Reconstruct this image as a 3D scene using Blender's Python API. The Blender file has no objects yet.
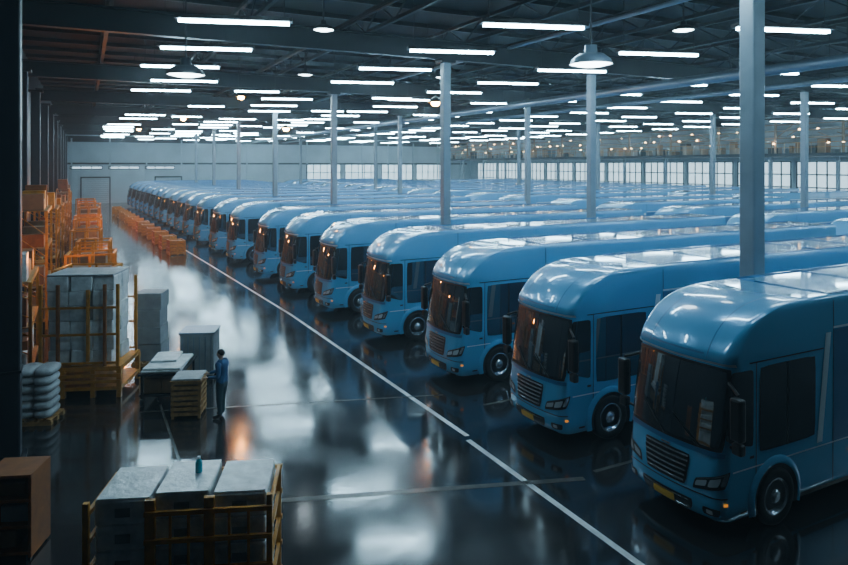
import bpy, bmesh, math, random
from mathutils import Vector, Matrix
random.seed(7)
scene = bpy.context.scene
COL = scene.collection

# ------------------------------------------------------------------ materials
def mat(name, col, rough=0.5, metal=0.0, coat=0.0, emis=None, estr=0.0, bump=0.0, bscale=20, var=0.0, vscale=3.0, spec=0.5):
    m = bpy.data.materials.new(name); m.use_nodes = True
    nt = m.node_tree; b = nt.nodes['Principled BSDF']
    b.inputs['Base Color'].default_value = (*col, 1)
    b.inputs['Roughness'].default_value = rough
    b.inputs['Metallic'].default_value = metal
    b.inputs['Specular IOR Level'].default_value = spec
    if coat: 
        b.inputs['Coat Weight'].default_value = coat
        b.inputs['Coat Roughness'].default_value = 0.04
        b.inputs['Coat IOR'].default_value = 1.65
    if emis:
        b.inputs['Emission Color'].default_value = (*emis, 1)
        b.inputs['Emission Strength'].default_value = estr
    if bump or var:
        tc = nt.nodes.new('ShaderNodeTexCoord')
    if bump:
        n = nt.nodes.new('ShaderNodeTexNoise'); n.inputs['Scale'].default_value = bscale; n.inputs['Detail'].default_value = 4
        nt.links.new(tc.outputs['Object'], n.inputs['Vector'])
        bp = nt.nodes.new('ShaderNodeBump'); bp.inputs['Strength'].default_value = bump; bp.inputs['Distance'].default_value = 0.03
        nt.links.new(n.outputs['Fac'], bp.inputs['Height']); nt.links.new(bp.outputs['Normal'], b.inputs['Normal'])
    if var:
        n = nt.nodes.new('ShaderNodeTexNoise'); n.inputs['Scale'].default_value = vscale; n.inputs['Detail'].default_value = 5
        nt.links.new(tc.outputs['Object'], n.inputs['Vector'])
        r = nt.nodes.new('ShaderNodeValToRGB')
        r.color_ramp.elements[0].position = .3; r.color_ramp.elements[1].position = .7
        r.color_ramp.elements[0].color = (*[c*(1-var) for c in col], 1)
        r.color_ramp.elements[1].color = (*[min(1, c*(1+var)) for c in col], 1)
        nt.links.new(n.outputs['Fac'], r.inputs['Fac']); nt.links.new(r.outputs['Color'], b.inputs['Base Color'])
    return m

M = {}
M['blue'] = mat('truck_paint_blue', (0.13, 0.43, 0.74), .24, .12, coat=1.0)
M['blue2'] = mat('truck_paint_mid_blue', (0.03, 0.15, 0.34), .32, .1, coat=.6)
M['glass'] = mat('tinted_glass', (0.018, 0.024, 0.032), .03, 0, spec=1.0)
M['glass'].node_tree.nodes['Principled BSDF'].inputs['IOR'].default_value = 1.8
M['black'] = mat('black_plastic', (0.010, 0.011, 0.013), .4)
M['tyre'] = mat('tyre_rubber', (0.012, 0.012, 0.013), .75)
M['chrome'] = mat('polished_metal', (0.60, 0.66, 0.72), .22, .8)
M['white'] = mat('white_trim', (0.6, 0.70, 0.76), .35)
M['lamp'] = mat('headlamp_glass', (0.62, 0.70, 0.76), .10, .35)
M['yplate'] = mat('number_plate_yellow', (0.78, 0.45, 0.03), .4)
M['amber'] = mat('amber_marker', (0.8, 0.25, 0.02), .3, emis=(1, .35, .03), estr=.6)
M['red'] = mat('tail_lamp_red', (0.4, 0.01, 0.01), .3)
M['orange'] = mat('orange_yellow_steel', (0.52, 0.21, 0.018), .45, .1, var=.25, vscale=6)
M['rust'] = mat('orange_brown_panel', (0.24, 0.075, 0.015), .55, var=.3, vscale=4)
M['wrap'] = mat('shrink_wrapped_white', (0.66, 0.69, 0.71), .28, bump=.8, bscale=7, var=.22, vscale=5)
M['sack'] = mat('white_sack', (0.36, 0.38, 0.40), .6, bump=.8, bscale=12, var=.2)
M['card'] = mat('cardboard', (0.20, 0.12, 0.06), .7, var=.2)
M['wood'] = mat('pallet_wood', (0.36, 0.19, 0.06), .7, var=.35, vscale=9)
M['greybox'] = mat('grey_crate_plastic', (0.25, 0.28, 0.30), .5, var=.15)
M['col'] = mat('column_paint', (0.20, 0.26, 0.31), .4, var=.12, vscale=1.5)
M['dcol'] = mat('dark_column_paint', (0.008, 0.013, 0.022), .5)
M['steel'] = mat('roof_steel', (0.005, 0.009, 0.014), .55, .1)
M['duct'] = mat('galvanised_duct', (0.20, 0.26, 0.32), .35, .6)
M['fixture'] = mat('lamp_housing', (0.012, 0.015, 0.02), .5)
M['tube'] = mat('cool_tube_light', (0.9, 0.95, 1), .4, emis=(.50, .82, 1.0), estr=72)
M['warm'] = mat('warm_lamp', (1, .8, .5), .4, emis=(1, .36, .06), estr=190)
M['warmdot'] = mat('warm_small_lamp', (1, .8, .5), .4, emis=(1, .6, .28), estr=22)
M['domeglow'] = mat('highbay_glow', (1, 1, 1), .4, emis=(.75, .92, 1.0), estr=14)
M['day'] = mat('daylight_glass', (0.7, 0.8, 0.85), .3, emis=(.55, .83, 1.0), estr=1.8)
M['beige'] = mat('beige_machinery', (0.36, 0.27, 0.19), .6, var=.4, vscale=.6)
M['line'] = mat('floor_line_white', (0.66, 0.70, 0.72), .45, var=.2, vscale=3)
M['line2'] = mat('floor_line_worn', (0.085, 0.082, 0.076), .22, var=.4, vscale=3)
M['jacket'] = mat('navy_jacket', (0.03, 0.10, 0.23), .8, bump=.4, bscale=25)
M['trouser'] = mat('teal_trousers', (0.03, 0.07, 0.09), .8)
M['skin'] = mat('skin', (0.42, 0.24, 0.17), .55)
M['hair'] = mat('dark_hair', (0.012, 0.009, 0.008), .7)
M['boot'] = mat('work_boot', (0.012, 0.01, 0.01), .5)
M['eye'] = mat('eye', (0.02, 0.02, 0.02), .2)
M['bottle'] = mat('cyan_bottle', (0.05, 0.4, 0.5), .15)

# ------------------------------------------------------------------ mesh builder
class MB:
    def __init__(s): s.v = []; s.f = []; s.m = []; s.sm = []; s.mats = []
    def mi(s, k):
        if k not in s.mats: s.mats.append(k)
        return s.mats.index(k)
    def add(s, vs, fs, k, smooth=False):
        o = len(s.v); s.v += [tuple(v) for v in vs]; i = s.mi(k)
        for f in fs:
            s.f.append(tuple(o+a for a in f)); s.m.append(i); s.sm.append(smooth)
    def box(s, c, d, k, rz=0.0, bev=0.0, rx=0, ry=0):
        x, y, z = d[0]/2, d[1]/2, d[2]/2
        R = Matrix.Rotation(rz, 3, 'Z') @ Matrix.Rotation(ry, 3, 'Y') @ Matrix.Rotation(rx, 3, 'X')
        c = Vector(c)
        if bev <= 0:
            P = [(-x,-y,-z),(x,-y,-z),(x,y,-z),(-x,y,-z),(-x,-y,z),(x,-y,z),(x,y,z),(-x,y,z)]
            F = [(0,3,2,1),(4,5,6,7),(0,1,5,4),(1,2,6,5),(2,3,7,6),(3,0,4,7)]
            s.add([c + R @ Vector(p) for p in P], F, k)
        else:
            bm = bmesh.new(); bmesh.ops.create_cube(bm, size=1)
            for v in bm.verts: v.co = Vector((v.co.x*d[0], v.co.y*d[1], v.co.z*d[2]))
            bmesh.ops.bevel(bm, geom=bm.edges[:], offset=bev, segments=2, affect='EDGES', profile=.5)
            bm.verts.ensure_lookup_table()
            s.add([c + R @ v.co for v in bm.verts], [[v.index for v in f.verts] for f in bm.faces], k)
            bm.free()
    def tube(s, a, b, r, k, n=10, r2=None, cap=True, smooth=True):
        a, b = Vector(a), Vector(b); d = (b-a).normalized()
        u = d.orthogonal().normalized(); w = d.cross(u); r2 = r if r2 is None else r2
        vs = []
        for p, rr in ((a, r), (b, r2)):
            for i in range(n):
                t = 2*math.pi*i/n; vs.append(p + (u*math.cos(t)+w*math.sin(t))*rr)
        s.add(vs, [(i, (i+1) % n, n+(i+1) % n, n+i) for i in range(n)], k, smooth)
        if cap: s.add(vs, [tuple(range(n))[::-1], tuple(range(n, 2*n))], k)
    def revolve(s, c, axis, prof, k, n=28, smooth=True):
        c = Vector(c); d = Vector(axis).normalized(); u = d.orthogonal().normalized(); w = d.cross(u)
        vs = []
        for (r, h) in prof:
            for i in range(n):
                t = 2*math.pi*i/n; vs.append(c + d*h + (u*math.cos(t)+w*math.sin(t))*r)
        fs = []
        for j in range(len(prof)-1):
            for i in range(n):
                fs.append((j*n+i, j*n+(i+1) % n, (j+1)*n+(i+1) % n, (j+1)*n+i))
        s.add(vs, fs, k, smooth)
    def ell(s, c, r, k, rz=0, n=16, m=10, fn=None):
        vs = []; fs = []
        R = Matrix.Rotation(rz, 3, 'Z')
        for j in range(m+1):
            ph = math.pi*j/m
            for i in range(n):
                t = 2*math.pi*i/n
                p = Vector((math.sin(ph)*math.cos(t), math.sin(ph)*math.sin(t), math.cos(ph)))
                if fn: p = fn(p)
                vs.append(Vector(c) + R @ Vector((p.x*r[0], p.y*r[1], p.z*r[2])))
        for j in range(m):
            for i in range(n): fs.append((j*n+i, (j+1)*n+i, (j+1)*n+(i+1) % n, j*n+(i+1) % n))
        s.add(vs, fs, k, True)
    def mesh(s, name):
        me = bpy.data.meshes.new(name); me.from_pydata(s.v, [], s.f); 
        for k in s.mats: me.materials.append(M[k])
        me.polygons.foreach_set('material_index', s.m); me.polygons.foreach_set('use_smooth', s.sm)
        me.update(); return me
    def obj(s, name, loc=(0,0,0), rz=0, parent=None):
        o = bpy.data.objects.new(name, s.mesh(name)); COL.objects.link(o); o.location = loc; o.rotation_euler = (0, 0, rz)
        if parent: o.parent = parent
        return o

# ------------------------------------------------------------------ camera
H = 6.5; FPX = 658.0; YAW = math.radians(27.26)
cam = bpy.data.cameras.new('camera'); co = bpy.data.objects.new('camera', cam); COL.objects.link(co)
cam.sensor_width = 36; cam.lens = 36*FPX/848; cam.shift_y = -(282.5-165)/848; cam.clip_end = 500
co.location = (0, 0, H); co.rotation_euler = (math.pi/2, 0, -YAW)
scene.camera = co

# ------------------------------------------------------------------ room shell
XL, XR, YN, YF, ZC = -3.2, 76.0, -14.0, 125.0, 13.2
def slab(name, c, d, k):
    b = MB(); b.box((0,0,0), d, k); return b.obj(name, c)

fm = bpy.data.materials.new('polished_dark_concrete'); fm.use_nodes = True; nt = fm.node_tree; bs = nt.nodes['Principled BSDF']
tc = nt.nodes.new('ShaderNodeTexCoord')
def noise(scale, detail=5, dist=0):
    n = nt.nodes.new('ShaderNodeTexNoise'); n.inputs['Scale'].default_value = scale; n.inputs['Detail'].default_value = detail; n.inputs['Distortion'].default_value = dist
    nt.links.new(tc.outputs['Object'], n.inputs['Vector']); return n
def ramp(n, p0, c0, p1, c1):
    r = nt.nodes.new('ShaderNodeValToRGB'); r.color_ramp.elements[0].position = p0; r.color_ramp.elements[1].position = p1
    r.color_ramp.elements[0].color = c0; r.color_ramp.elements[1].color = c1; nt.links.new(n.outputs['Fac'], r.inputs['Fac']); return r
c1 = ramp(noise(.25), .3, (.012, .014, .018, 1), .75, (.028, .026, .026, 1)); nt.links.new(c1.outputs['Color'], bs.inputs['Base Color'])
r1 = ramp(noise(.8, 6, .4), .35, (.09,)*3+(1,), .7, (.17,)*3+(1,)); nt.links.new(r1.outputs['Color'], bs.inputs['Roughness'])
bp = nt.nodes.new('ShaderNodeBump'); bp.inputs['Strength'].default_value = .14; bp.inputs['Distance'].default_value = .01
nb = noise(2.6, 4); nt.links.new(nb.outputs['Fac'], bp.inputs['Height']); nt.links.new(bp.outputs['Normal'], bs.inputs['Normal'])
bs.inputs['IOR'].default_value = 1.9; bs.inputs['Specular IOR Level'].default_value = .6
M['floor'] = fm
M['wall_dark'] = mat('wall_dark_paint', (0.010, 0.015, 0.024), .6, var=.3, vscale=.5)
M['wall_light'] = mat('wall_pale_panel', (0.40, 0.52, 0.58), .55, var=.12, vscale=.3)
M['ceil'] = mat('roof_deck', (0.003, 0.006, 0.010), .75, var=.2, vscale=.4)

W, L = XR-XL, YF-YN; CX, CY = (XL+XR)/2, (YN+YF)/2
slab('floor', (CX, CY, -.1), (W, L, .2), 'floor')
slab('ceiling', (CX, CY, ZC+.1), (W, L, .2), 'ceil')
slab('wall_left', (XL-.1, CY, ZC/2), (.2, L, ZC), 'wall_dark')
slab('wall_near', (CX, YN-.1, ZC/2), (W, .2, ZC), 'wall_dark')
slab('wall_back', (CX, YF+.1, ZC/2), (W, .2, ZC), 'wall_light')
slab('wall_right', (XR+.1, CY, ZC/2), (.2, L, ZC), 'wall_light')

b = MB()
b.box((36, YF-.06, 6.75), (78, .12, .3), 'steel'); b.box((36, YF-.05, 10.9), (78, .10, 1.0), 'steel')
for i in range(14): b.box((-2+i*5.8, YF-.1, 5.5), (.25, .2, 11), 'wall_light')
b.obj('trim_1')
for i in range(2):
    b = MB(); b.box((0, 0, 2.1), (4.2, .12, 4.2), 'wall_light')
    for j in range(12): b.box((0, -.08, .25+j*.34), (4.1, .05, .05), 'duct')
    for sx in (-2.2, 2.2): b.box((sx, -.04, 2.2), (.2, .2, 4.4), 'steel')
    b.box((0, -.04, 4.4), (4.6, .2, .25), 'steel')
    b.obj('door_%d' % (i+1), (1.6+i*11.6, YF-.15, 0))
def window(n, c, w, h, axis, nx=4, nz=3, glass='day'):
    b = MB()
    def bx(u, z, su, sz, t, k, off=0):
        if axis == 'y': b.box((u, -off, z), (su, t, sz), k)
        else: b.box((-off, u, z), (t, su, sz), k)
    bx(0, 0, w, h, .04, glass)
    for i in range(nx+1): bx(-w/2+w*i/nx, 0, .14, h, .12, 'steel', .04)
    for j in range(nz+1): bx(0, -h/2+h*j/nz, w, .14, .12, 'steel', .04)
    b.obj('window_%d' % n, c)
wn = 1
for i in range(4):
    window(wn, (42+i*8, YF-.12, 5.0), 7.0, 3.2, 'y', 5, 2); wn += 1
for i in range(3):
    window(wn, (-.5+i*5.8+.7, YF-.12, 6.05), 4.8, .45, 'y', 3, 1); wn += 1
for i in range(12):
    window(wn, (XR-.12, 30+i*8, 4.6), 7.2, 4.6, 'x', 6, 3); wn += 1

b = MB()
b.box((71.5, 78, 7.6), (7, 92, .35), 'steel')
b.box((68.1, 78, 8.9), (.06, 92, .06), 'orange'); b.box((68.1, 78, 8.4), (.05, 92, .05), 'orange')
for i in range(62): b.box((68.1, 32.5+i*1.5, 8.35), (.06, .06, 1.15), 'beige')
for i in range(13): b.box((68.6, 33+i*7.5, 3.72), (.3, .3, 7.45), 'col'); b.box((69.5, 33+i*7.5, 9.6), (.2, .2, 3.6), 'beige')
for z in (9.5, 10.3, 11): b.box((69.5, 78, z), (.14, 92, .12), 'beige'); b.box((72, 78, z+.3), (.3, 92, .1), 'duct')
for i in range(90):
    y = 33+i*1.0+random.uniform(-.3, .3); h = random.uniform(.3, 1.6)
    b.box((70+random.uniform(0, 3), y, 7.775+h/2), (random.uniform(.4, 1.2), random.uniform(.3, 1.1), h), random.choice(['beige', 'beige', 'card', 'duct', 'greybox', 'steel']))
for i in range(45):
    y = 34+i*2; b.tube((69.5, y, 8.9+random.uniform(0, 2.2)), (69.5, y+random.uniform(1, 2.6), 8.9+random.uniform(0, 2.2)), .06, 'beige', 5)
for i in range(60):
    b.ell((69+random.uniform(0, 2), 33+i*1.5, random.choice([8.9, 9.6, 10.4])), (.13, .13, .10), 'warmdot', n=8, m=6)
b.obj('mezzanine')

# ------------------------------------------------------------------ roof structure
b = MB()
colY = [10.7+14.6*i for i in range(-1, 8)]
for y in colY:
    b.box((CX, y, 11.15), (W-.1, .34, .06), 'steel'); b.box((CX, y, 11.55), (W-.1, .06, .8), 'steel'); b.box((CX, y, 11.95), (W-.1, .34, .06), 'steel')
for i in range(16):
    x = 0.8+i*4.9
    b.box((x, CY, 12.1), (.16, L-.1, .14), 'steel'); b.box((x, CY, 12.95), (.16, L-.1, .14), 'steel')
    y = YN+1; up = True
    while y < YF-2:
        z0, z1 = (12.1, 12.95) if up else (12.95, 12.1)
        b.tube((x, y, z0), (x, y+1.5, z1), .035, 'steel', 4, smooth=False, cap=False); y += 1.5; up = not up
for i in range(45):
    b.box((CX, YN+2+i*3.05, 13.08), (W-.1, .12, .2), 'steel')
b.obj('roof_trusses')
b = MB()
b.tube((26, YN+1, 10.55), (26, YF-1, 10.55), .24, 'duct', 14)
b.tube((33.5, YN+1, 10.75), (33.5, YF-1, 10.75), .14, 'duct', 12)
b.tube((9.2, YN+1, 12.0), (9.2, YF-1, 12.0), .07, 'steel', 8)
b.tube((17.4, YN+1, 11.9), (17.4, YF-1, 11.9), .09, 'duct', 8)
for i in range(26): 
    for x, z in ((26, 10.75), (33.5, 10.9)): b.tube((x, YN+3+i*5.2, z), (x, YN+3+i*5.2, ZC-.1), .02, 'steel', 5)
b.obj('ceiling_pipes')

# strip lights
b = MB()
xs = [4.1, 12.7, 20.3, 29, 37.5, 46, 54.5, 63]
SK = -math.radians(18)
for ix, x in enumerate(xs):
    y = 20.6-(x-4.1)*.43 - 10.4
    row = 0
    while y < YF-4:
        if y > -8 and not (y > 30 and random.random() < (.42 if ix == 0 else .15)):
            Lh = 3.3; z = 10.9; xx = x+(random.uniform(-.8, .8) if y > 30 else 0)
            b.box((xx, y, z), (Lh, .17, .08), 'tube', SK); b.box((xx, y, z+.11), (Lh+.2, .42, .13), 'fixture', SK)
            for e in (-1.5, 1.5): b.tube((xx+e*math.cos(SK), y+e*math.sin(SK), z+.17), (xx+e*math.cos(SK), y+e*math.sin(SK), ZC-.1), .015, 'fixture', 4, cap=False)
        y += 5.25; row += 1
for x in (8.3, 16.2, 24.5):
    y = 37.0
    while y < 118:
        xx = x+random.uniform(-.8, .8)
        b.box((xx, y, 10.6), (2.4, .15, .07), 'tube', SK); b.box((xx, y, 10.71), (2.6, .40, .13), 'fixture', SK)
        for e in (-1, 1): b.tube((xx+e*math.cos(SK), y+e*math.sin(SK), 10.77), (xx+e*math.cos(SK), y+e*math.sin(SK), ZC-.1), .015, 'fixture', 4, cap=False)
        y += 11
b.obj('ceiling_strip_lights')

def highbay(c, r, glow='domeglow', hs='fixture'):
    b = MB()
    b.revolve((0,0,0), (0,0,1), [(r, 0), (r*.98, .06*r), (r*.9, .25*r), (r*.6, .48*r), (r*.3, .55*r), (r*.28, .9*r), (.001, .92*r)], hs, 24)
    b.revolve((0,0,0), (0,0,1), [(.001, -.10*r), (r*.6, -.06*r), (r*.96, .04*r)], glow, 24)
    b.tube((0,0,.9*r), (0,0,ZC-c[2]-.02), .03, 'fixture', 6)
    b.obj('high_bay_lamp', c)
highbay((13, 14.7, 9.4), .62, hs='duct'); highbay((3, 23.2, 9.5), .62)
highbay((7.4, 22, 11.2), .36); highbay((18.6, 16.3, 11.2), .36); highbay((9.8, 32, 11), .36); highbay((16, 29, 10.9), .36)
for c, r in [((8.4, 40.5, 10.6), .19), ((7.8, 62, 10.6), .22), ((5.5, 82, 10.6), .22), ((18.6, 34.6, 10.2), .26), ((18.2, 66, 10.2), .34)]:
    b = MB(); b.ell((0,0,0), (r, r, r*.8), 'warm', n=12, m=8); b.revolve((0,0,.04), (0,0,1), [(r*1.6, 0), (r*1.3, .18), (.08, .34), (.001, .35)], 'fixture', 16)
    b.tube((0,0,.3), (0,0,ZC-c[2]-.02), .02, 'fixture', 6); b.obj('warm_pendant_lamp', c)

def column(x, y, k='col', w=.46, name='support_column'):
    b = MB(); h = 11.1
    b.box((0, 0, h/2), (w, w, h), k, bev=.04)
    b.box((0, 0, .05), (w+.2, w+.2, .1), k); b.box((0, 0, h-.06), (w+.3, w+.3, .12), 'steel')
    b.box((0, 0, 2.0), (w+.04, w+.04, .06), 'steel')
    b.obj(name, (x, y, 0))
for i in range(7): column(14.6 if i == 0 else 14.1, colY[1]+14.6*i, w=.42 if i == 0 else .36)
for x, y in [(22.4, 25.3), (25.6, 54.5), (29.2, 39.9), (29.4, 69.1), (39.4, 25.3), (49.2, 39.9), (49.2, 54.5), (49.2, 69.1), (29.4, 98.3)]: column(x, y, w=.34)
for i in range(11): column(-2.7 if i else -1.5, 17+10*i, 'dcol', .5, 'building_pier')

# floor markings
b = MB()
def stripe(p, q, w, k, z=.003):
    p, q = Vector((*p, z)), Vector((*q, z)); d = q-p; n = Vector((-d.y, d.x, 0)).normalized()*w/2
    b.add([p-n, q-n, q+n, p+n], [(0,1,2,3)], k)
stripe((8.0, 2), (8.05, 13.35), .13, 'line'); stripe((8.15, 13.55), (7.95, 28), .13, 'line'); stripe((7.95, 28), (7.2, 45), .13, 'line'); stripe((7.2, 45), (5.9, 72), .13, 'line')
stripe((3.37, 12.6), (9.2, 10.6), .16, 'line2'); stripe((1.28, 18.8), (9.0, 16.3), .08, 'line2')
stripe((1.9, 8), (1.5, 60), .06, 'line2')
for y in (6.2, 10.75, 15.1, 20.0, 25.3, 30.4): stripe((9.6, y), (28, y), .1, 'line2')
b.obj('floor_markings')

# ------------------------------------------------------------------ truck
def interp(tab, z):
    if z <= tab[0][0]: return tab[0][1]
    for (a, va), (c, vc) in zip(tab, tab[1:]):
        if z <= c: 
            t = (z-a)/(c-a); return va+(vc-va)*t
    return tab[-1][1]
XF = [(.30,.14),(.38,.05),(.5,.01),(.8,0),(1.1,.01),(1.4,.04),(1.55,.06),(2.0,.12),(2.5,.20),(2.95,.30),(3.0,.30),(3.08,.25),(3.2,.31),(3.35,.42),(3.5,.56),(3.62,.71),(3.72,.87),(3.80,1.04),(3.87,1.24),(3.92,1.44),(3.96,1.68),(3.985,1.95),(4.0,2.35)]
WW = [(.30,1.15),(.4,1.2),(3.5,1.22),(3.87,1.218),(3.92,1.21),(3.96,1.195),(3.985,1.175),(4.0,1.13)]
RR = [(.3,.28),(1.5,.28),(3.0,.26),(3.4,.20),(3.7,.15),(4.0,.15)]
LT = 18.4
def params(z):
    w = interp(WW, z); return w, min(interp(RR, z), w*.92), interp(XF, z)
BOW = .18
def S(s, z):
    w, r, xf = params(z); a = w-r; sg = 1 if s >= 0 else -1; t = abs(s)
    if t <= a: return Vector((xf+BOW*(t/w)**2, s, z))
    xb = xf+BOW*(a/w)**2; arc = math.pi*r/2; t -= a
    if t < arc: th = t/r; return Vector((xb+r*(1-math.cos(th)), sg*(a+r*math.sin(th)), z))
    return Vector((xb+r+t-arc, sg*w, z))
def sideS(x, z, sg):
    w, r, xf = params(z); a = w-r; xb = xf+BOW*(a/w)**2
    if x >= xb+r: return sg*(a+math.pi*r/2+(x-xb-r))
    c = max(-1, min(1, 1-(x-xb)/r)); return sg*(a+r*math.acos(c))
def normal(s, z):
    e = .004; n = (S(s+e, z)-S(s-e, z)).cross(S(s, z+e)-S(s, z-e)).normalized(); p = S(s, z)
    ref = Vector((-1, 0, 0)) if p.x < .5 and abs(p.y) < .9 else Vector((-.3, p.y, .2))
    return n if n.dot(ref) > 0 else -n
def patch(b, quad, k, off=.012, nu=8, nv=6, side=0, rnd=.05):
    vs = []
    for j in range(nv+1):
        for i in range(nu+1):
            u = -1+2*i/nu; v = -1+2*j/nv; kk = 1-rnd*(abs(u)**6)*(abs(v)**6); u *= kk; v *= kk
            u = (u+1)/2; v = (v+1)/2
            a = (quad[0][0]*(1-u)+quad[1][0]*u)*(1-v)+(quad[3][0]*(1-u)+quad[2][0]*u)*v
            z = (quad[0][1]*(1-u)+quad[1][1]*u)*(1-v)+(quad[3][1]*(1-u)+quad[2][1]*u)*v
            s = sideS(a, z, side) if side else a
            vs.append(S(s, z)+normal(s, z)*off)
    n = nu+1
    fs = [(j*n+i, j*n+i+1, (j+1)*n+i+1, (j+1)*n+i) for j in range(nv) for i in range(nu)]
    b.add(vs, fs, k, True)
def rect(a0, a1, z0, z1): return [(a0, z0), (a1, z0), (a1, z1), (a0, z1)]

def build_truck():
    b = MB()
    zs = sorted(set([z for z, _ in XF]+[.65, .95, 1.25, 1.75, 2.25, 2.75, 3.42, 3.56, 3.67, 3.76, 3.84, 3.895, 3.94, 3.975]))
    rows = []
    st = [3.2, 4.6, 7, 10, 13, 16, LT]
    for z in zs:
        w, r, xf = params(z); a = w-r; arc = math.pi*r/2; ss = []
        for i in range(7): ss.append(a+arc*i/6)
        pos = [S(s, z) for s in ss]
        fr = [S(-a+2*a*i/8, z) for i in range(1, 8)]
        right = [Vector((x, w, z)) for x in reversed(st)]+list(reversed(pos))
        left = [S(-s, z) for s in ss]+[Vector((x, -w, z)) for x in st]
        rows.append(right+list(reversed(fr))+left)
    n = len(rows[0]); vs = [p for r in rows for p in r]
    fs = [(j*n+i, j*n+i+1, (j+1)*n+i+1, (j+1)*n+i) for j in range(len(rows)-1) for i in range(n-1)]
    b.add(vs, fs, 'blue', True)
    top = rows[-1]; b.add(top, [(i, i+1, n-2-i, n-1-i) for i in range((n-1)//2)], 'blue', True)
    bot = rows[0]; b.add(bot, [(n-1-i, n-2-i, i+1, i) for i in range((n-1)//2)], 'black')
    rear = [r[0] for r in rows]+[r[-1] for r in reversed(rows)]
    b.add(rear, [tuple(range(len(rear)))], 'blue2')
    # windscreen + trims
    patch(b, [(-1.2, 1.52), (1.2, 1.52), (1.2, 2.95), (-1.2, 2.95)], 'black', .010, 22, 10, rnd=.03)
    patch(b, [(-1.13, 1.58), (1.13, 1.58), (1.13, 2.90), (-1.13, 2.90)], 'glass', .018, 22, 10, rnd=.03)
    patch(b, rect(-1.25, 1.25, 2.985, 3.045), 'white', .03, 22, 1, rnd=0)
    patch(b, rect(-1.22, 1.22, 1.44, 1.52), 'blue2', .02, 22, 1, rnd=0)
    for sg in (-1, 1):
        patch(b, [(sg*.72, 3.08), (sg*.745, 3.08), (sg*.68, 3.985), (sg*.655, 3.985)], 'blue2', .006, 1, 24, rnd=0)
    patch(b, rect(-.66, .66, 3.12, 3.15), 'blue2', .008, 10, 1, rnd=0)
    for s0 in (-.75, .05):
        p = S(s0, 1.56); q = S(s0+.62, 1.98); b.tube(p+Vector((-.05,0,0)), q+Vector((-.05,0,0)), .014, 'black', 5)
    # grille
    patch(b, [(-.50, .80), (.50, .80), (.58, 1.36), (-.58, 1.36)], 'black', .012, 10, 5)
    for i in range(6):
        z = .86+i*.088; ww = .46+i*.017
        patch(b, rect(-ww, ww, z, z+.030), 'chrome', .035, 10, 1, rnd=0)
    patch(b, rect(-.12, .12, 1.385, 1.42), 'chrome', .03, 4, 1)
    # bumper
    patch(b, rect(-1.3, 1.3, .735, .755), 'black', .008, 22, 1, rnd=0)
    patch(b, [(-.60, .38), (.60, .38), (.66, .60), (-.66, .60)], 'black', .012, 10, 3)
    for z in (.42, .55): patch(b, rect(-.56, .56, z, z+.016), 'chrome', .025, 10, 1, rnd=0)
    patch(b, rect(-.27, .27, .43, .56), 'yplate', .05, 4, 2)
    for sg in (-1, 1):
        # headlamp: dark housing, slanted; slim inner lens, taller outer lens, indicator strip
        hz = [(sg*.64, .80), (sg*1.26, .92), (sg*1.36, 1.22), (sg*.70, 1.00)]
        patch(b, hz, 'black', .010, 10, 4)
        def sub(t0, t1, v0, v1):
            q = []
            for t, v in ((t0, v0), (t1, v0), (t1, v1), (t0, v1)):
                lo = (hz[0][0]*(1-t)+hz[1][0]*t, hz[0][1]*(1-t)+hz[1][1]*t); hi = (hz[3][0]*(1-t)+hz[2][0]*t, hz[3][1]*(1-t)+hz[2][1]*t)
                q.append((lo[0]*(1-v)+hi[0]*v, lo[1]*(1-v)+hi[1]*v))
            return q
        patch(b, sub(.06, .40, .30, .78), 'lamp', .022, 6, 3, rnd=.08)
        patch(b, sub(.47, .76, .24, .80), 'lamp', .022, 6, 3, rnd=.08)
        patch(b, sub(.81, .95, .24, .86), 'chrome', .022, 4, 3, rnd=.08)
        patch(b, sub(.08, .92, .90, .96), 'chrome', .024, 8, 1, rnd=0)
        patch(b, [(sg*.84, .42), (sg*1.14, .43), (sg*1.18, .56), (sg*.84, .56)], 'black', .015, 4, 3, rnd=.1)
        patch(b, [(sg*.92, .46), (sg*1.04, .46), (sg*1.04, .53), (sg*.92, .53)], 'lamp', .024, 4, 3, rnd=.1)
        patch(b, rect(sg*1.22, sg*1.3, .62, .67), 'amber', .02, 3, 1)
        # side windows
        patch(b, [(.30, 1.72), (.98, 1.52), (.98, 2.90), (.48, 2.90)], 'glass', .012, 10, 8, side=sg, rnd=.05)
        patch(b, rect(1.14, 2.75, 1.40, 2.92), 'glass', .012, 6, 6, side=sg, rnd=.03)
        patch(b, rect(1.9, 1.94, 1.40, 2.92), 'black', .02, 1, 6, side=sg, rnd=0)
        for x in (1.05, 3.3):
            patch(b, rect(x, x+.02, .45, 3.9 if x > 2 else 3.0), 'black', .006, 1, 14, side=sg, rnd=0)
        patch(b, rect(.5, 3.0, 3.0, 3.025), 'black', .006, 6, 1, side=sg, rnd=0)
        patch(b, rect(.45, 18.3, 1.16, 1.185), 'white', .010, 6, 1, side=sg, rnd=0)
        patch(b, rect(3.3, LT, 3.36, 3.40), 'white', .012, 6, 1, side=sg, rnd=0)
        patch(b, rect(3.32, LT, 1.2, 3.34), 'blue2', .008, 6, 4, side=sg, rnd=0)
        patch(b, rect(2.3, LT, .32, .42), 'black', .012, 6, 1, side=sg, rnd=0)
        patch(b, [(2.80, 1.25), (2.96, 1.25), (3.22, 3.3), (3.06, 3.3)], 'white', .014, 1, 6, side=sg, rnd=0)
        for i in range(9): patch(b, rect(4.8+i*1.6, 4.83+i*1.6, 1.2, 3.34), 'black', .012, 1, 4, side=sg, rnd=0)
        patch(b, rect(.86, .98, 1.34, 1.39), 'black', .03, 2, 1, side=sg)
        for x in (3.8, 7.5, 11): patch(b, rect(x, x+.1, .9, .95), 'amber', .02, 1, 1, side=sg)
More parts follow.
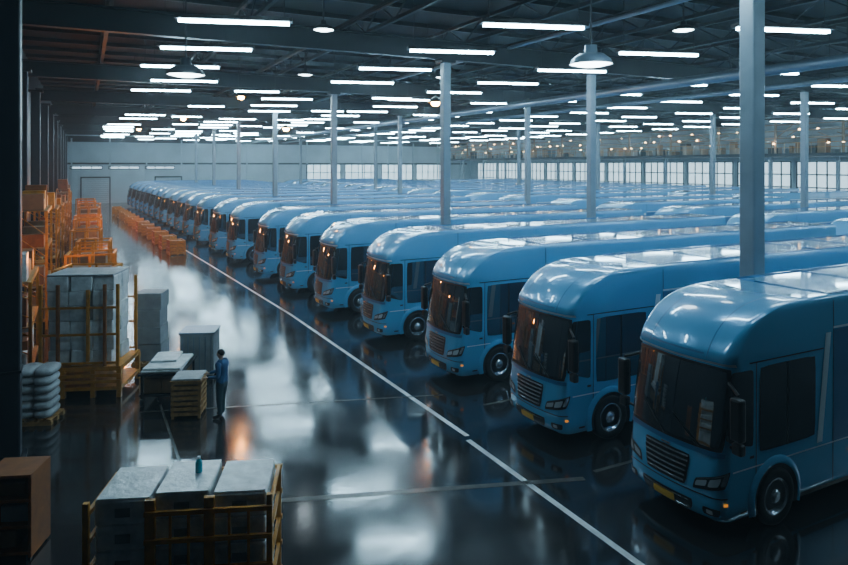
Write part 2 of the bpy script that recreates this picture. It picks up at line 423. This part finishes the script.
        # mirror
        yy = sg*1.46
        b.box((.28, yy, 2.20), (.16, .26, .74), 'black', bev=.05); b.box((.30, yy, 1.70), (.14, .22, .2), 'black', bev=.04)
        b.tube((.42, sg*1.15, 2.72), (.30, yy, 2.6), .028, 'black', 8); b.tube((.42, sg*1.15, 1.62), (.32, yy, 1.68), .028, 'black', 8)
        b.box((.365, yy, 2.20), (.01, .2, .64), 'glass')
        for wx in (1.58, 12.6, 13.9, 15.2):
            zc = .52; ww = 1.2
            vs = []; N = 20
            for i in range(N+1):
                t = math.pi*(-.12+1.24*i/N); vs.append((wx+.66*math.cos(t), sg*(ww+.014), max(.31, zc+.66*math.sin(t))))
            b.add(vs, [tuple(range(N+1))], 'black')
            ring = []
            for i in range(N+1):
                t = math.pi*(-.1+1.2*i/N); c, s_ = math.cos(t), math.sin(t)
                ring += [(wx+.60*c, sg*(ww+.05), zc+.60*s_), (wx+.645*c, sg*(ww+.07), zc+.645*s_), (wx+.74*c, sg*(ww+.012), max(.30, zc+.74*s_))]
            b.add(ring, [(3*i+j, 3*i+3+j, 3*i+4+j, 3*i+1+j) for i in range(N) for j in (0, 1)], 'blue', True)
            c0 = (wx, sg*(ww-.30), zc); ax = (0, sg, 0)
            b.revolve(c0, ax, [(.30, 0), (.46, 0), (.51, .04), (.52, .1), (.52, .28), (.505, .335), (.46, .355), (.345, .345), (.32, .33)], 'tyre', 32)
            b.revolve(c0, ax, [(.335, .34), (.32, .352), (.30, .335), (.28, .27), (.20, .25), (.16, .29), (.10, .34), (.09, .355), (.001, .36)], 'chrome', 32)
            for i in range(10):
                t = 2*math.pi*i/10; p = Vector((wx+.235*math.cos(t), sg*(ww-.30+.262), zc+.235*math.sin(t)))
                b.tube(p, p+Vector((0, sg*.006, 0)), .028, 'black', 8)
                p = Vector((wx+.13*math.cos(t+.3), sg*(ww-.30+.30), zc+.13*math.sin(t+.3))); b.tube(p, p+Vector((0, sg*.03, 0)), .012, 'chrome', 6)
        patch(b, rect(.62, .8, .42, .46), 'black', .03, 2, 1, side=sg)
        b.box((LT+.02, sg*1.0, .8), (.06, .25, .35), 'red')
        b.box((10.8, sg*1.10, 4.0), (15.0, .05, .05), 'blue2')
    for i in range(6): b.box((5.5+i*2.2, 0, 4.005), (.05, 2.1, .02), 'blue2')
    b.box((3.32, 0, 4.0), (.05, 2.1, .03), 'blue2')
    b.box((LT+.01, 0, 2.3), (.03, .03, 2.9), 'black'); b.box((LT+.02, 0, .45), (.08, 2.3, .12), 'black')
    b.tube((LT+.05, .3, 1), (LT+.05, .3, 3.6), .02, 'chrome', 6); b.tube((LT+.05, -.3, 1), (LT+.05, -.3, 3.6), .02, 'chrome', 6)
    for wx in (1.58, 12.6, 13.9, 15.2): b.tube((wx, -.95, .52), (wx, .95, .52), .08, 'black', 8)
    b.v = [(x, y*.90, z) for x, y, z in b.v]
    me = b.mesh('truck'); return me
TM = build_truck()
rowY = [8.75, 12.95, 17.65, 22.9, 28.1, 33.3, 38.4, 45.3, 50.8, 57.2, 62.5, 67.2, 71.8, 77.3, 82.0, 86.8, 92.0, 96.7, 101.5, 107, 112]
for y in rowY:
    o = bpy.data.objects.new('truck', TM); COL.objects.link(o)
    o.location = (9.5-max(0, y-20)*.04, y, 0)
for y in rowY[2:]:
    o = bpy.data.objects.new('truck', TM); COL.objects.link(o); o.location = (30.0, y, 0)
for y in rowY[6:-3]:
    o = bpy.data.objects.new('truck', TM); COL.objects.link(o); o.location = (49.6, y, 0)

# ------------------------------------------------------------------ pallets / goods
def pallet(b, w, d, z=0, k='wood'):
    for y in (-d/2+.06, 0, d/2-.06): b.box((0, y, z+.05), (w, .12, .10), k)
    n = max(4, int(w/.18))
    for i in range(n): b.box((-w/2+.07+i*(w-.14)/(n-1), 0, z+.125), (.11, d, .03), k)
def cartons(b, w, d, z0, h, nx, ny, nz, k='wrap', jit=.02):
    dx, dy, dz = w/nx, d/ny, h/nz
    for a in range(nx):
        for c in range(ny):
            for e in range(nz):
                b.box((-w/2+dx*(a+.5)+random.uniform(-jit, jit), -d/2+dy*(c+.5)+random.uniform(-jit, jit), z0+dz*(e+.5)), (dx-.015, dy-.015, dz-.004), k, random.uniform(-.02, .02), bev=.025)
def frame(b, w, d, z0, h, k='orange', nx=3, bars=(.33, .66, 1.0), t=.07):
    for i in range(nx+1):
        x = -w/2+w*i/nx
        for y in (-d/2, d/2): b.box((x, y, z0+h/2), (t, t, h), k)
    for y in (-d/2, d/2):
        for f in bars: b.box((0, y, z0+h*f-t/2), (w, t*.8, t*.8), k)
    for x in (-w/2, w/2):
        for f in bars: b.box((x, 0, z0+h*f-t/2), (t*.8, d, t*.8), k)
        b.box((x, 0, z0+.05), (t, d, t), k)

RZ = -math.radians(21)
# foreground caged pallet load
b = MB(); pallet(b, 2.45, 1.15)
for i in range(3):
    x0 = -.78+i*.78; h = [1.78, 1.83, 1.80][i]
    for e in range(5): 
        b.box((x0+random.uniform(-.01,.01), random.uniform(-.01,.01), .15+h*(e+.5)/5), (.73, .98, h/5-.005), 'wrap', random.uniform(-.015, .015), bev=.035)
        b.box((x0, -.497, .15+h*(e+.5)/5), (.2, .012, .12), 'greybox')
    b.box((x0, 0, .15+h+.006), (.70, .96, .012), 'wrap', 0)
for i, x in enumerate((-1.22, -.42, -.36, .36, .42, 1.20)):
    b.box((x, -.58, .98), (.075, .07, 1.95), 'orange'); b.box((x, .58, .9), (.07, .07, 1.75), 'orange')
for z in (.2, .6, 1.0, 1.4, 1.78):
    b.box((0, .62, z), (2.5, .05, .06), 'orange')
    b.box((.39 if z > 1.1 else 0, -.62, z), (1.7 if z > 1.1 else 2.5, .05, .06), 'orange')
    for x in (-1.22, 1.20): b.box((x, 0, z), (.05, 1.2, .06), 'orange')
for x in (-.12, .12, .66, .92): b.box((x, -.61, 1.0), (.035, .03, 1.6), 'orange')
b.tube((.1, .1, 1.99), (.1, .1, 2.14), .05, 'bottle', 12); b.tube((.1, .1, 2.14), (.1, .1, 2.19), .05, 'bottle', 12, r2=.02); b.tube((.1,.1,2.19), (.1,.1,2.22), .022, 'white', 8)
b.obj('caged_pallet_load', (1.36, 10.05, 0), RZ)

# tall stack on orange stand
b = MB()
b.box((0, 0, .80), (2.3, 1.7, .12), 'orange'); b.box((0, 0, .25), (2.3, 1.7, .1), 'orange')
for x in (-1.1, -.4, .4, 1.1):
    for y in (-.8, .8): b.box((x, y, .4), (.12, .12, .8), 'orange')
for z in (.45, .62): b.box((0, -.86, z), (2.3, .05, .09), 'orange')
cartons(b, 1.75, 1.3, .86, 2.5, 3, 2, 6, 'wrap', .035)
for x in (-1.0, -.55, .25, .7, 1.05):
    for y in (-.78, .78): b.box((x, y, 2.0), (.08, .08, 2.3 if x != .25 else 2.0), 'rust' if x in (-.55, .7) else 'orange')
for z in (.95, 1.75, 2.5): b.box((.0, -.78, z), (2.1, .05, .06), 'orange'); b.box((.0, .78, z), (2.1, .05, .06), 'orange')
b.box((0, 0, 3.39), (1.8, 1.35, .06), 'sack', bev=.02)
b.obj('pallet_stack', (.12, 21.5, 0), RZ)
b = MB(); pallet(b, 1.6, 1.4, 0, 'wood'); cartons(b, 1.5, 1.3, .15, 2.3, 2, 2, 5, 'card'); frame(b, 1.65, 1.45, 0, 3.1, nx=2); b.obj('pallet_stack', (.1, 24.8, 0), RZ)
b = MB(); pallet(b, .95, 1.0); cartons(b, .85, .9, .15, 2.2, 1, 1, 4, 'greybox', .03); b.obj('carton_stack', (1.95, 23.4, 0), RZ)
def sackpile(name, loc, w, n, rz=0):
    b = MB(); pallet(b, w+.1, .8)
    for e in range(n):
        for i in (-1, 1):
            b.ell((i*w/4, random.uniform(-.03, .03), .15+.11+e*.205), (w/3.6, .40, .125), 'sack', random.uniform(-.08, .08), 16, 10, fn=lambda p: Vector((math.copysign(abs(p.x)**.55, p.x), math.copysign(abs(p.y)**.55, p.y), p.z)))
    b.obj(name, loc, rz)
sackpile('sack_pile', (-1.05, 19.4, 0), .85, 6, RZ)
b = MB()
for x in (-.36, .36): b.box((x, 0, .72), (.05, .7, 1.36), 'rust')
b.box((0, .33, .72), (.72, .04, 1.36), 'rust')
for z in (.12, .55, .98, 1.38): b.box((0, 0, z), (.76, .72, .05), 'rust')
b.box((-.1, 0, .3), (.4, .5, .28), 'card', bev=.02); b.box((.08, 0, .72), (.45, .5, .26), 'greybox', bev=.02); b.box((0, 0, 1.13), (.5, .5, .22), 'card', bev=.02)
for x in (-.33, .33):
    for y in (-.3, .3): b.box((x, y, .05), (.07, .07, .1), 'black')
b.obj('storage_cabinet', (-1.02, 13.05, 0), RZ)
def rack(loc, w, d, h, n, rz=0, fill=('card', 'wrap', 'rust')):
    b = MB(); 
    for x in (-w/2, w/2):
        for y in (-d/2, d/2): b.box((x, y, h/2), (.09, .09, h), 'orange')
        for i in range(5): b.tube((x, -d/2, .3+i*h/5.5), (x, d/2, .3+(i+1)*h/5.5), .02, 'orange', 4)
    for i in range(n):
        z = .25+i*(h-.3)/max(1, n-1)
        for y in (-d/2, d/2): b.box((0, y, z), (w, .06, .12), 'orange')
        b.box((0, 0, z+.05), (w, d, .03), 'wood')
        x = -w/2+.1
        while x < w/2-.4:
            bw = random.uniform(.35, .8); bh = random.uniform(.35, (h-.3)/max(1, n-1)-.35)
            if x+bw < w/2 and random.random() < .72: b.box((x+bw/2, 0, z+.067+bh/2), (bw-.04, d*.8, bh), random.choice(fill), bev=.015)
            x += bw
    b.obj('pallet_rack', loc, rz)
rack((-1.95, 24.5, 0), 3.4, 1.0, 3.0, 3, math.pi/2)
for i, y in enumerate((32, 42, 52, 62, 72, 82)):
    rack((-1.85, y, 0), 4.0, 1.0, random.uniform(3.4, 4.8), 4, math.pi/2, ('card', 'rust', 'card', 'orange'))
for i, y in enumerate((30, 33.8, 38, 43, 48, 53.5, 58.5, 63.5, 68.5, 75, 82)):
    b = MB(); w = random.uniform(1.3, 1.8); h = random.uniform(1.4, 2.4); pallet(b, w, 1.4); cartons(b, w-.25, 1.15, .15, h, 2, 2, 4, random.choice(['card', 'card', 'rust'])); frame(b, w, 1.4, 0, h+.7, nx=2, bars=(.1, .5, 1), t=.09); b.obj('caged_pallet_load', (.1+random.uniform(-.1, .3), y, 0), -.1)
for i in range(13):
    t = i/12; x = 6.5-2.2*t; y = 51+44*t
    b = MB(); b.box((0, 0, .56), (.95, 1.4, .8), 'orange', bev=.02); frame(b, 1.0, 1.45, 0, 1.05, 'orange', 2, (.15, .5, 1.0), .09)
    for e in range(3): b.box((0, 0, .3+e*.25), (.97, 1.43, .03), 'rust')
    b.obj('orange_crate', (x-.6, y, 0), random.uniform(-.1, .1))

b = MB()
for x in (-.33, .33):
    for y in (-.33, .33): b.box((x, y, .48), (.06, .06, .96), 'wood')
for e in range(7):
    z = .12+e*.135
    for y in (-.36, .36): b.box((0, y, z), (.74, .02, .085), 'wood')
    for x in (-.36, .36): b.box((x, 0, z), (.02, .74, .085), 'wood')
b.box((0, 0, .5), (.62, .62, .86), 'card'); b.box((0, 0, .965), (.78, .78, .02), 'wood'); b.box((0, 0, 1.0), (.74, .74, .05), 'sack', bev=.02)
b.obj('slatted_crate', (2.42, 18.1, 0), RZ)
b = MB()
for x in (-.5, .5):
    for y in (-.75, .75):
        b.revolve((x, y, .1), (1, 0, 0), [(.001, -.03), (.1, -.03), (.1, .03), (.001, .03)], 'black', 14); b.box((x, y, .5), (.05, .05, .7), 'steel')
b.box((0, 0, .87), (1.15, 1.75, .06), 'steel'); b.box((0, 0, .3), (1.1, 1.7, .04), 'steel')
b.box((-.02, .0, .93), (1.05, 1.6, .06), 'wrap', .03, bev=.025); b.box((.03, -.1, .99), (1.0, 1.35, .06), 'wrap', -.04, bev=.025); b.box((-.1, .2, 1.05), (.7, .9, .06), 'wrap', .05, bev=.025)
cartons(b, .95, 1.5, .32, .42, 2, 2, 1, 'card')
b.obj('flatbed_cart', (2.1, 19.75, 0), RZ)
b = MB(); b.box((0, 0, .78), (1.0, .9, 1.26), 'greybox', bev=.03)
for x in (-.4, .4):
    for y in (-.35, .35): b.box((x, y, .08), (.12, .12, .16), 'black')
for i in range(6): b.box((-.42+i*.168, -.455, .78), (.03, .03, 1.1), 'duct')
b.box((0, 0, 1.43), (1.06, .96, .05), 'duct'); b.obj('storage_bin', (3.15, 21.15, 0), RZ)

# ------------------------------------------------------------------ worker
def skin_mesh(nodes, edges, root, sub=2):
    me = bpy.data.meshes.new('tmp'); me.from_pydata([n[:3] for n in nodes], edges, [])
    o = bpy.data.objects.new('tmp', me); COL.objects.link(o)
    md = o.modifiers.new('s', 'SKIN'); md.use_smooth_shade = True
    for i, n in enumerate(nodes):
        sv = me.skin_vertices[0].data[i]; r = n[3]; sv.radius = r if isinstance(r, tuple) else (r, r); sv.use_root = (i == root)
    ss = o.modifiers.new('d', 'SUBSURF'); ss.levels = sub; ss.render_levels = sub
    dg = bpy.context.evaluated_depsgraph_get(); dg.update()
    out = bpy.data.meshes.new_from_object(o.evaluated_get(dg)); bpy.data.objects.remove(o); return out
wk = bpy.data.objects.new('worker', None); COL.objects.link(wk)
wk.location = (3.14, 17.45, 0); wk.rotation_euler = (0, 0, math.radians(140))
LW = (.30, .16, 1.05); RW = (.44, -.12, 1.07)
N = [(0,0,.97,(.165,.125)),(0,0,1.1,(.15,.115)),(.015,0,1.28,(.185,.14)),(.0,0,1.41,(.15,.11)),(.01,0,1.5,.065),(.03,0,1.57,.055),
     (0,.15,1.43,.085),(-.03,.225,1.38,.075),(-.06,.29,1.13,.058),LW+(.036,),
     (0,-.15,1.43,.085),(.02,-.22,1.39,.075),(.14,-.25,1.15,.058),RW+(.036,),
     (0,.09,.86,.115),(.02,.11,.5,.08),(-.02,.125,.10,.058),(.08,.15,.05,.05),(.17,.165,.045,.04),
     (0,-.09,.86,.115),(.06,-.11,.5,.08),(.04,-.125,.10,.058),(.14,-.14,.05,.05),(.23,-.15,.045,.04)]
E = [(0,1),(1,2),(2,3),(3,4),(4,5),(3,6),(6,7),(7,8),(8,9),(3,10),(10,11),(11,12),(12,13),(0,14),(14,15),(15,16),(16,17),(17,18),(0,19),(19,20),(20,21),(21,22),(22,23)]
me = skin_mesh(N, E, 0)
for k in ('jacket', 'trouser', 'skin', 'boot'): me.materials.append(M[k])
for p in me.polygons:
    c = p.center; p.use_smooth = True
    if c.z > 1.51: i = 2
    elif c.z < .13: i = 3
    elif c.z < .93 and abs(c.x) < .25: i = 1
    else: i = 0
    p.material_index = i
o = bpy.data.objects.new('body', me); COL.objects.link(o); o.parent = wk
for nm, Wp, sg in (('left_hand', LW, -1), ('right_hand', RW, 1)):
    x, y, z = Wp
    nodes = [(x-.01, y, z, .026), (x+.04, y, z-.005, (.034, .018)), (x+.085, y, z-.01, (.038, .015))]; edges = [(0,1),(1,2)]
    m_ = skin_mesh(nodes, edges, 0, 2)
    bm = bmesh.new(); bm.from_mesh(m_)
    fl = [(.026, .066), (.009, .075), (-.009, .070), (-.026, .055)]
    for (oy, ln) in fl:
        fn = [(x+.075, y+oy, z-.01, .009), (x+.085+ln*.45, y+oy*1.05, z-.014, .0085), (x+.085+ln*.8, y+oy*1.08, z-.03, .008), (x+.085+ln, y+oy*1.08, z-.045, .007)]
        t = skin_mesh(fn, [(0,1),(1,2),(2,3)], 0, 1); bm.from_mesh(t)
    th = [(x+.02, y+sg*.022, z-.005, .011), (x+.05, y+sg*.05, z-.015, .010), (x+.085, y+sg*.06, z-.03, .008)]
    t = skin_mesh(th, [(0,1),(1,2)], 0, 1); bm.from_mesh(t)
    bm.to_mesh(m_); bm.free(); m_.materials.clear(); m_.materials.append(M['skin'])
    for p in m_.polygons: p.use_smooth = True
    o = bpy.data.objects.new(nm, m_); COL.objects.link(o); o.parent = wk
b = MB()
b.ell((.045, 0, 1.63), (.098, .078, .118), 'skin', fn=lambda p: Vector((p.x, p.y*(1-.22*max(0, -p.z)), p.z)), n=20, m=14)
b.ell((.145, 0, 1.615), (.018, .012, .024), 'skin', n=8, m=6)
for sg in (-1, 1):
    b.ell((.125, sg*.03, 1.638), (.012, .014, .009), 'eye', n=8, m=6); b.ell((.04, sg*.08, 1.625), (.018, .01, .03), 'skin', n=8, m=6)
b.ell((.135, 0, 1.572), (.01, .024, .006), 'boot', n=8, m=6)
b.ell((.03, 0, 1.662), (.108, .088, .098), 'hair', n=20, m=14, fn=lambda p: Vector((p.x*(1 if p.x < 0 else .8+.2*max(0, p.z)), p.y, p.z if p.z > 0 else p.z*(.9 if p.x < 0 else .15))))
b.obj('head', parent=wk)

# ------------------------------------------------------------------ extra practical lights
def plight(name, loc, e, c, r=.3):
    l = bpy.data.lights.new(name, 'POINT'); l.energy = e; l.color = c; l.shadow_soft_size = r
    o = bpy.data.objects.new(name, l); COL.objects.link(o); o.location = loc
for i, (loc, e) in enumerate([((1.6, 36, 3.4), 220), ((1.8, 45.6, 3.4), 320), ((1.9, 56, 3.4), 450), ((2.0, 70, 3.4), 650), ((-.6, 27.2, 3.2), 130)]):
    plight('warm_wall_lamp', loc, e, (1, .29, .03), .15)
w = bpy.data.worlds.new('world'); scene.world = w; w.use_nodes = True
wt = w.node_tree
wt.nodes['Background'].inputs[0].default_value = (.3, .45, .6, 1); wt.nodes['Background'].inputs[1].default_value = .3
vs = wt.nodes.new('ShaderNodeVolumeScatter'); vs.inputs['Color'].default_value = (.74, .9, 1, 1); vs.inputs['Density'].default_value = .0018; vs.inputs['Anisotropy'].default_value = .3
wt.links.new(vs.outputs[0], wt.nodes['World Output'].inputs['Volume'])
